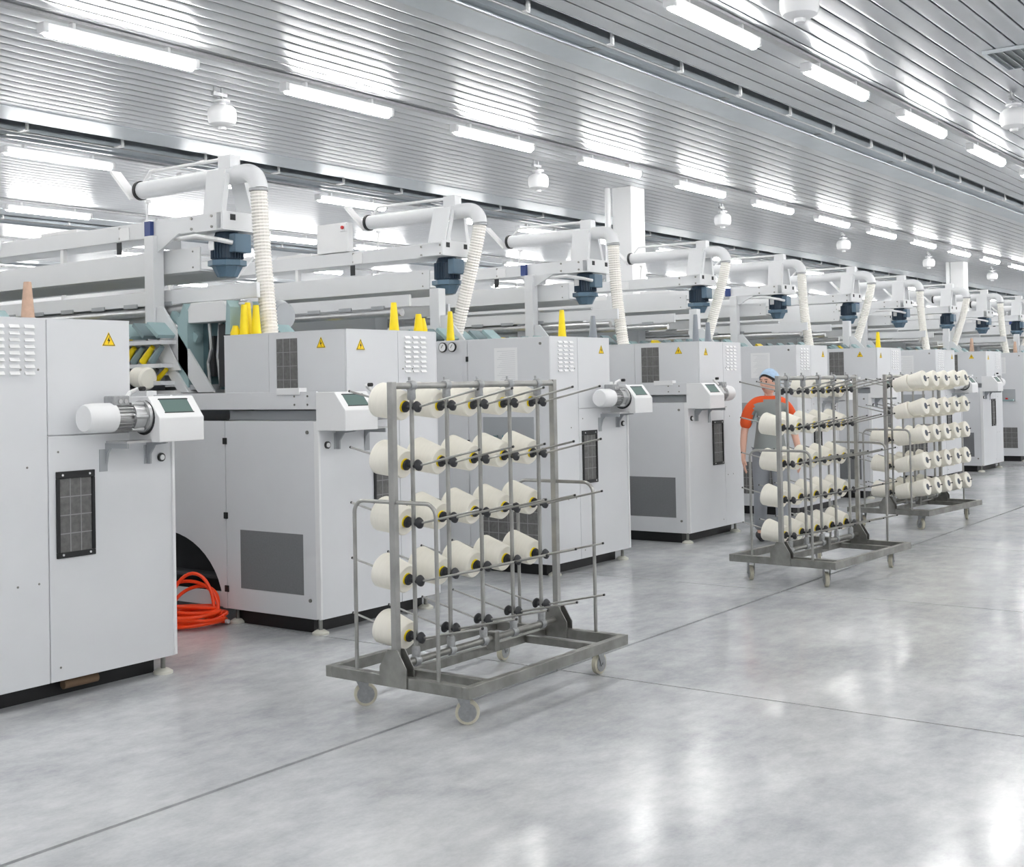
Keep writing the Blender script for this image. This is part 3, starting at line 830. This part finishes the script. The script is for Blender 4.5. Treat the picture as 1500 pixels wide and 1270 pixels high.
# ------------------------------------------------------------------ empty tubes standing on the cabinets
def tube_cone(x, y, h, m, label, z=1.988, group=None):
    t = empty('bobbin_tube', (x, y, z))
    b = MB().lathe([(0.037, 0.0), (0.037, 0.004), (0.036, 0.02), (0.021, h - 0.008), (0.019, h), (0.013, h), (0.013, h - 0.03)], n=20).build('cone', m, t, smooth=True)
    MB().lathe([(0.0375, 0.01), (0.0375, 0.022)], n=20).build('rim', m, t, smooth=True)
    tag(t, label, 'tube', group)
tube_cone(3.93, 6.1, 0.215, 'brown_tube', 'brown cardboard cone tube on the cabinet hiding the orange hose')
for x, y, h in ((6.15, 6.86, 0.22), (6.22, 6.90, 0.24), (6.20, 6.79, 0.215), (6.12, 6.92, 0.07)):
    tube_cone(x, y, h, 'yellow', 'yellow cone tube in the cluster beside the ribbed hose foot', group='yellow tubes at the hose foot')
tube_cone(6.80, 6.0, 0.215, 'yellow', 'single yellow cone tube near the louvres, cabinet beside the orange hose')
for x, y, h in ((6.92, 5.87, 0.13), (6.95, 5.86, 0.1)):
    tube_cone(x, y, h, 'yellow', 'short yellow cone tube at the louvred corner, cabinet beside orange hose', group='short yellow tubes at the louvred corner')
tube_cone(8.60, 6.93, 0.26, 'yellow', 'tall yellow cone tube above the two round pressure gauges')
tube_cone(9.13, 6.1, 0.25, 'yellow', 'yellow cone tube on the cabinet with the paper notice')
tube_cone(9.62 - 0.22, 5.95, 0.2, 'grey_tube', 'grey cone tube near the corner of the notice cabinet')
tube_cone(11.72, 6.15, 0.3, 'grey_tube', 'tall stacked grey cone tubes beside a slanting ribbed hose')
tube_cone(11.9, 6.1, 0.22, 'grey_tube', 'short grey cone tube beside the tall grey tubes')
tube_cone(17.0, 6.1, 0.23, 'yellow', 'yellow cone tube on the third side-filter cabinet')
tube_cone(21.45, 6.1, 0.22, 'brown_tube', 'brown cone tube on the fourth side-filter cabinet')
tube_cone(24.6, 6.2, 0.22, 'brown_tube', 'brown cone tube on the fourth gauge-side cabinet')

# ------------------------------------------------------------------ orange hose coil
def hose():
    rnd = random.Random(3)
    pts = []
    cen = Vector((5.58, 6.80, 0)); d = Vector((0.589, -0.808, 0)); e = Vector((0.808, 0.589, 0))
    turns = 11
    N = 40
    for i in range(turns * N):
        a = 2 * PI * i / N
        k = i // N
        rr = 0.185 + 0.03 * math.sin(1.7 * k + 0.6)
        sh = d * (0.03 * math.sin(2.1 * k)) + e * (0.02 * math.cos(1.3 * k))
        z = 0.014 + 0.010 * k + 0.012 * (1 + math.sin(a * 1.5 + k * 2))
        dep = math.sin(a) * rr
        if k in (6, 8, 10):
            up = max(0.0, math.sin(a))
            z += (0.25 - 0.03 * (k - 6)) * up
            dep *= 0.35 + 0.1 * (k - 6) / 2
        p = cen + sh + d * (rr * math.cos(a)) + e * dep
        pts.append((p.x, p.y, z))
    o = MB().tube(pts, 0.012, 8).build('coiled_hose', 'orange_hose', smooth=True)
    tag(o, 'bright orange rubber hose coiled on the floor between two machines', 'hose')
    e = pts[0]
    MB().tube([(e[0] + 0.003, e[1] - 0.005, e[2]), (e[0] + 0.012, e[1] - 0.06, e[2])], 0.014, 8).build('hose_fitting', 'paint_white', o)
hose()

# ------------------------------------------------------------------ yarn trolleys
UPX = (-0.545, -0.272, 0.0, 0.268, 0.535)
ROWZ = (1.488, 1.202, 0.92, 0.638, 0.36)
def make_trolley(caster_angles):
    t = empty('yarn_trolley')
    # base frame
    def rail(x0, x1, y0, y1, z0=0.155, z1=0.21, name='base_rail'):
        return MB().box(x0, x1, y0, y1, z0, z1).build(name, 'steel_dark', t, bevel=0.003)
    rail(-0.71, 0.71, -0.455, -0.415)
    rail(-0.71, 0.71, 0.415, 0.455)
    rail(-0.71, -0.665, -0.415, 0.415)
    rail(0.665, 0.71, -0.415, 0.415)
    rail(-0.665, 0.665, 0.06, 0.10, 0.155, 0.20, 'centre_rail')
    rail(-0.5, -0.46, -0.415, 0.06, 0.155, 0.195, 'cross_rail')
    rail(0.46, 0.5, -0.415, 0.06, 0.155, 0.195, 'cross_rail')
    for sx in (-1, 1):
        p = MB().box(sx * 0.69 - 0.017, sx * 0.69 + 0.017, -0.017, 0.017, 0.2, 1.62).build('end_post', 'steel', t, bevel=0.003)
        g = [(-0.085, 0.16), (0.085, 0.16), (0.085, 0.25), (0.03, 0.335), (-0.03, 0.335), (-0.085, 0.25)]
        MB().prism(g, 0, sx * 0.7115, sx * 0.718).prism(g, 0, sx * 0.658, sx * 0.6635).build('gusset_plate', 'steel_dark', p)
        h = [(-0.26, 0.2), (-0.26, 0.98)] + [(-0.20 - 0.06 * math.cos(a), 0.98 + 0.06 * math.sin(a)) for a in [PI / 2 * k / 6 for k in range(1, 7)]] + \
            [(0.20 + 0.06 * math.sin(a), 0.98 + 0.06 * math.cos(a)) for a in [PI / 2 * k / 6 for k in range(0, 7)]] + [(0.26, 0.2)]
        MB().tube([(sx * 0.688, a, b) for a, b in h], 0.0098, 10).build('handle_loop', 'steel', t, smooth=True)
    MB().cyl((-0.675, 0, 1.60), (0.675, 0, 1.60), 0.0165, 14).build('top_tube', 'steel', t, smooth=True)
    MB().cyl((-0.66, 0, 0.255), (0.66, 0, 0.255), 0.018, 14).build('bottom_tube', 'steel_dark', t, smooth=True)
    MB().box(0.06, 0.1, -0.03, 0.03, 0.19, 0.29).build('tube_support', 'steel_dark', t, bevel=0.004)
    for x in UPX:
        u = MB().cyl((x, 0, 0.275), (x, 0, 1.585), 0.011, 12).build('upright', 'steel', t, smooth=True)
        for zc, d in ((1.6, -1), (0.255, 1)):
            MB().lathe([(0.024, -0.02), (0.027, -0.014), (0.027, 0.014), (0.024, 0.02)], (x, 0, zc), (1, 0, 0), 12).lathe([(0.02, 0.0), (0.022, 0.05), (0.018, 0.06)], (x, 0, zc + (0.01 if d > 0 else -0.01)), (0, 0, d), 10).cyl((x, 0.01, zc), (x, 0.012, zc + 0.042), 0.007, 6).build('clamp', 'zinc', u, smooth=True)
        for z in ROWZ:
            for sy in (-1, 1):
                r = MB().cyl((x, sy * 0.012, z), (x, sy * 0.415, z + 0.09), 0.0055, 8).build('rod', 'steel', t, smooth=True)
                ax = Vector((0, sy * 0.403, 0.09)).normalized()
                MB().lathe([(0.009, 0.008), (0.011, 0.026), (0.027, 0.032), (0.029, 0.04), (0.02, 0.05), (0.009, 0.055)], (x, sy * 0.0, z), ax, 14).build('stop_disc', 'disc', r, smooth=True)
                MB().cyl((x, sy * 0.410, z + 0.0889), (x, sy * 0.418, z + 0.0907), 0.0062, 8).build('end_cap', 'black', r)
    for i, (sx, sy) in enumerate(((-1, -1), (-1, 1), (1, -1), (1, 1))):
        a = caster_angles[i]
        c = empty('caster', (sx * 0.59, sy * 0.325, 0), a)
        c.parent = t
        MB().lathe([(0.0, -0.016), (0.05, -0.016), (0.058, -0.012), (0.058, 0.012), (0.05, 0.016), (0.0, 0.016)], (0.02, 0, 0.058), (0, 1, 0), 24).build('wheel', 'caster', c, smooth=True)
        MB().lathe([(0.0, -0.020), (0.044, -0.018), (0.044, 0.018), (0.0, 0.020)], (0.02, 0, 0.058), (0, 1, 0), 20).build('wheel_hub', 'zinc', c, smooth=True)
        f = MB()
        for q in (-1, 1):
            f.prism([(0.008, 0.045), (0.032, 0.045), (0.035, 0.148), (-0.035, 0.148)], 1, q * 0.022, q * 0.026)
        f.box(-0.04, 0.04, -0.03, 0.03, 0.146, 0.155).cyl((0.02, -0.03, 0.058), (0.02, 0.03, 0.058), 0.008, 8)
        f.build('fork', 'zinc', c)
    return t

def make_cone():
    t = empty('yarn_cone')
    # axis along +y from the small end (at y=0) to the large end
    pr = [(0.030, 0.004), (0.066, 0.0), (0.0715, 0.006), (0.088, 0.150), (0.0885, 0.158), (0.084, 0.166), (0.030, 0.168)]
    MB().lathe(pr, (0, 0, 0), (0, 1, 0), 32).build('yarn_body', 'yarn', t, smooth=True)
    return t
cone_proto = make_cone()
MB().lathe([(0.0, -0.003), (0.029, -0.003), (0.031, 0.01)], (0, 0, 0), (0, 1, 0), 20).build('tube_end', 'yellow', cone_proto, smooth=True)
MB().lathe([(0.0, 0.1692), (0.033, 0.1692), (0.034, 0.16)], (0, 0, 0), (0, 1, 0), 20).build('tube_mouth', 'tube_hole', cone_proto, smooth=True)
cone_used = [False]
TILT = math.atan2(0.09, 0.403)
ROWN = ('top', 'second', 'middle', 'fourth', 'bottom')
def put_cone(tr, i, row, sy, off, where):
    x = UPX[i]
    if not cone_used[0]:
        o = cone_proto; cone_used[0] = True
    else:
        o = copy_tree(cone_proto)
    rz = tr.rotation_euler.z
    base = Vector((x, sy * (0.0 + math.cos(TILT) * off), ROWZ[row] + math.sin(TILT) * off))
    Rm = Matrix.Rotation(rz, 3, 'Z')
    o.location = Vector(tr.location) + Rm @ base
    spin = random.uniform(0, 6)
    m = Matrix.Rotation(rz + (PI if sy < 0 else 0), 4, 'Z') @ Matrix.Rotation(TILT, 4, 'X') @ Matrix.Rotation(spin, 4, 'Y')
    o.rotation_euler = m.to_euler()
    tag(o, 'cream yarn cone, %s row, %s upright from the hose end, %s' % (ROWN[row], ORD[i], where), 'yarn cone', 'cones on the %s row, %s' % (ROWN[row], where))

t1 = make_trolley((-0.94, -0.75, 0.0, 0.1))
t1.location = (5.225, 4.025, 0)
tag(t1, 'steel yarn trolley with a single cone left on its bottom row', 'trolley')
t2 = make_trolley((0.63, 0.7, 0.25, 0.6))
t2.location = (9.75, 4.005, 0); t2.rotation_euler = (0, 0, -0.07)
tag(t2, 'steel yarn trolley the worker in the orange sleeved shirt stands behind', 'trolley')
t3 = make_trolley((1.0, 0.8, 0.25, 0.6))
t3.location = (13.64, 4.52, 0); t3.rotation_euler = (0, 0, -0.096)
tag(t3, 'steel yarn trolley loaded with paired cones on its outward rods', 'trolley')
W1, W2 = 'single-bottom-cone trolley', 'trolley before the worker'
for r in range(5):
    for i in range(5):
        if r < 4 or i == 0:
            put_cone(t1, i, r, 1, 0.048, W1)
        if r > 0 or i >= 2:
            put_cone(t2, i, r, 1, 0.048, W2)
        for k in range(2):
            put_cone(t3, i, r, -1, 0.048 + 0.17 * k, ('inner', 'outer')[k] + ' pair, fuller trolley')
        if r >= 2:
            put_cone(t3, i, r, 1, 0.048, 'machine side, fuller trolley')

# ------------------------------------------------------------------ worker
def skin_mesh(name, joints, edges, m, parent, levels=2, root=0):
    me = bpy.data.meshes.new(name)
    me.from_pydata([j[0] for j in joints], edges, [])
    o = bpy.data.objects.new(name, me)
    COL.objects.link(o)
    sk = o.modifiers.new('skin', 'SKIN')
    sk.use_smooth_shade = True
    sk.branch_smoothing = 0.6
    ss = o.modifiers.new('sub', 'SUBSURF')
    ss.levels = levels; ss.render_levels = levels
    lay = me.skin_vertices[0].data
    for i, j in enumerate(joints):
        r = j[1]
        lay[i].radius = r if isinstance(r, tuple) else (r, r)
        lay[i].use_root = (i == root)
    dg = bpy.context.evaluated_depsgraph_get()
    me2 = bpy.data.meshes.new_from_object(o.evaluated_get(dg))
    bpy.data.objects.remove(o, do_unlink=True)
    me2.name = name
    me2.materials.clear()
    me2.materials.append(MATS[m])
    for p in me2.polygons:
        p.use_smooth = True; p.material_index = 0
    o = bpy.data.objects.new(name, me2)
    COL.objects.link(o)
    o.parent = parent
    return o

def person():
    # local frame: faces -y, x to the figure's left
    P = empty('person', (11.45, 5.22, 0), math.atan2(-0.55, -0.83) + PI / 2)
    tag(P, 'worker in blue cap and grey shirt with orange sleeves, walking behind a trolley', 'person')
    J = []; E = []
    def j(p, r, parent=None):
        J.append((p, r))
        if parent is not None: E.append((parent, len(J) - 1))
        return len(J) - 1
    pel = j((0, 0, 0.93), (0.135, 0.10))
    wa = j((0, 0, 1.06), (0.115, 0.085), pel)
    chest = j((0, 0.0, 1.24), (0.135, 0.095), wa)
    up = j((0, 0.01, 1.36), (0.10, 0.07), chest)
    nk = j((0, 0.0, 1.43), 0.048, up)
    hd0 = j((0, -0.015, 1.48), 0.052, nk)
    for sx in (-1, 1):
        sh = j((sx * 0.165, 0.0, 1.355), 0.054, up)
        e1 = j((sx * 0.215, 0.02, 1.20), 0.045, sh)
        el = j((sx * 0.245, 0.03, 1.07), 0.038, e1)
        fw = -0.05 if sx < 0 else -0.09
        f1 = j((sx * 0.262, 0.0 + fw * 0.4, 0.95), 0.034, el)
        wr = j((sx * 0.268, fw, 0.845), 0.024, f1)
        pa = j((sx * 0.268, fw - 0.015, 0.785), (0.018, 0.034), wr)
        for q, (dy, ln) in enumerate(((-0.03, 0.065), (-0.01, 0.075), (0.01, 0.07), (0.028, 0.055))):
            a = j((sx * 0.266, fw - 0.018 + dy, 0.752), 0.0095, pa)
            b = j((sx * 0.260, fw - 0.022 + dy, 0.752 - ln * 0.5), 0.009, a)
            j((sx * 0.246, fw - 0.026 + dy, 0.752 - ln), 0.0075, b)
        th = j((sx * 0.258, fw - 0.05, 0.795), 0.011, pa)
        j((sx * 0.250, fw - 0.066, 0.757), 0.009, th)
        hp = j((sx * 0.085, 0.0, 0.86), (0.088, 0.092), pel)
        st = -0.13 if sx > 0 else 0.13
        kn = j((sx * 0.09, st * 0.5 - 0.03, 0.48), 0.055, hp)
        cf = j((sx * 0.092, st * 0.8, 0.30), 0.05, kn)
        an = j((sx * 0.092, st, 0.085), 0.034, cf)
        j((sx * 0.095, st - 0.10, 0.045), (0.034, 0.03), an)
    body = skin_mesh('body', J, E, 'skin', P)
    # head: shaped ellipsoid turned towards the figure's right
    H = empty('head_pivot', (0, 0, 0))
    bpy.data.objects.remove(H, do_unlink=True)
    yaw = Matrix.Rotation(-0.75, 3, 'Z')
    hc = Vector((0, -0.02, 1.56))
    def hp_(p): return hc + yaw @ Vector(p)
    mb = MB(); n, m = 24, 18
    vs = []; fs = []
    for i in range(m + 1):
        th = PI * i / m
        for k in range(n):
            ph = 2 * PI * k / n
            x, y, z = math.sin(th) * math.cos(ph), math.sin(th) * math.sin(ph), math.cos(th)
            sx, sy, sz = 0.08, 0.097, 0.12
            if z < 0: sx *= 1 + 0.28 * z; sy *= 1 + 0.12 * z
            px, py, pz = x * sx, y * sy, z * sz
            if y < -0.6: py = max(py, -0.085) if abs(z) < .5 else py
            nose = math.exp(-((x / 0.16) ** 2) - ((z + 0.12) / 0.2) ** 2) if y < 0 else 0
            py -= 0.024 * nose
            eyes = sum(math.exp(-(((x - e) / 0.16) ** 2) - ((z - 0.08) / 0.12) ** 2) for e in (-0.42, 0.42)) if y < 0 else 0
            py += 0.007 * eyes
            vs.append(hp_((px, py, pz)))
    for i in range(m):
        for k in range(n):
            k2 = (k + 1) % n
            fs.append((i * n + k, i * n + k2, (i + 1) * n + k2, (i + 1) * n + k))
    mb.add(vs, fs).build('head', 'skin', body, smooth=True)
    for e in (-1, 1):
        MB().lathe([(0.0, 0), (0.009, 0.002), (0.006, 0.006), (0, 0.007)], hp_((e * 0.029, -0.084, 0.010)), yaw @ Vector((0, -1, 0)), 10).build('eye', 'eye', body)
        MB().obox(hp_((e * 0.030, -0.090, 0.032)), 0.032, 0.006, 0.006, yaw).build('eyebrow', 'hair', body)
        MB().lathe([(0.0, -0.012), (0.016, -0.01), (0.022, 0.0), (0.016, 0.008), (0, 0.01)], hp_((e * 0.074, 0.005, 0.0)), yaw @ Vector((e, 0, 0)), 10).build('ear', 'skin', body)
    MB().obox(hp_((0, -0.088, -0.058)), 0.036, 0.008, 0.011, yaw).build('mouth', 'lips', body)
    # hair and cap
    def dome(k, z0, back, name, mname, zc=0.0):
        vs = []; fs = []; n, m = 24, 10
        for i in range(m + 1):
            for q in range(n):
                ph = 2 * PI * q / n
                fr = (1 - math.sin(ph)) / 2           # 1 at the face side
                zb = z0[0] * fr + z0[1] * (1 - fr)
                th = (PI * 0.5 + math.asin(max(-1, min(1, -zb)))) * i / m
                x, y, z = math.sin(th) * math.cos(ph), math.sin(th) * math.sin(ph), math.cos(th)
                w = 1 + 0.02 * math.sin(9 * ph + 3 * i)
                vs.append(hp_((x * 0.076 * k * w, y * 0.094 * k * w + back, z * 0.112 * k + zc)))
        for i in range(m):
            for q in range(n):
                q2 = (q + 1) % n
                fs.append((i * n + q, i * n + q2, (i + 1) * n + q2, (i + 1) * n + q))
        MB().add(vs, fs).build(name, mname, body, smooth=True)
    dome(1.12, (0.50, -0.75), 0.006, 'hair', 'hair')
    dome(1.34, (0.62, -0.35), 0.018, 'cap', 'cap', -0.008)
    # shirt: torso and short sleeves
    J2 = []; E2 = []
    def s(p, r, parent=None):
        J2.append((p, r))
        if parent is not None: E2.append((parent, len(J2) - 1))
        return len(J2) - 1
    a = s((0, 0, 0.76), (0.185, 0.15)); b = s((0, 0, 0.92), (0.178, 0.14), a); b = s((0, 0, 1.06), (0.148, 0.115), b)
    c = s((0, 0, 1.24), (0.155, 0.118), b); d = s((0, 0.005, 1.36), (0.14, 0.1), c); s((0, 0.004, 1.435), (0.078, 0.068), d)
    for sx in (-1, 1):
        e = s((sx * 0.168, 0, 1.365), 0.08, d); f = s((sx * 0.215, 0.02, 1.21), 0.066, e); s((sx * 0.240, 0.027, 1.10), 0.064, f)
    sh = skin_mesh('shirt', J2, E2, 'shirt_grey', body)
    sh.data.materials.append(MATS['shirt_orange'])
    for p in sh.data.polygons:
        x, z = abs(p.center.x), p.center.z
        if x > 0.155 + (1.36 - z) * 0.12 - max(0, z - 1.33) * 1.2 and z > 1.03 or z > 1.405:
            p.material_index = 1
    J2.clear(); E2.clear()
    a = s((0, 0, 0.95), (0.145, 0.11))
    for sx in (-1, 1):
        st = -0.13 if sx > 0 else 0.13
        h = s((sx * 0.088, 0.0, 0.85), (0.10, 0.105), a)
        k = s((sx * 0.09, st * 0.5 - 0.03, 0.48), 0.076, h)
        k = s((sx * 0.092, st * 0.8, 0.28), 0.07, k)
        s((sx * 0.092, st, 0.09), 0.066, k)
    skin_mesh('trousers', J2, E2, 'trousers', body)
    for sx in (-1, 1):
        st = -0.13 if sx > 0 else 0.13
        MB().tube([(sx * 0.095, st + 0.055, 0.045), (sx * 0.095, st + 0.02, 0.05), (sx * 0.095, st - 0.06, 0.043), (sx * 0.097, st - 0.13, 0.036), (sx * 0.097, st - 0.175, 0.032)], [0.03, 0.044, 0.042, 0.036, 0.02], 12).build('shoe', 'shoe', body, smooth=True)
person()
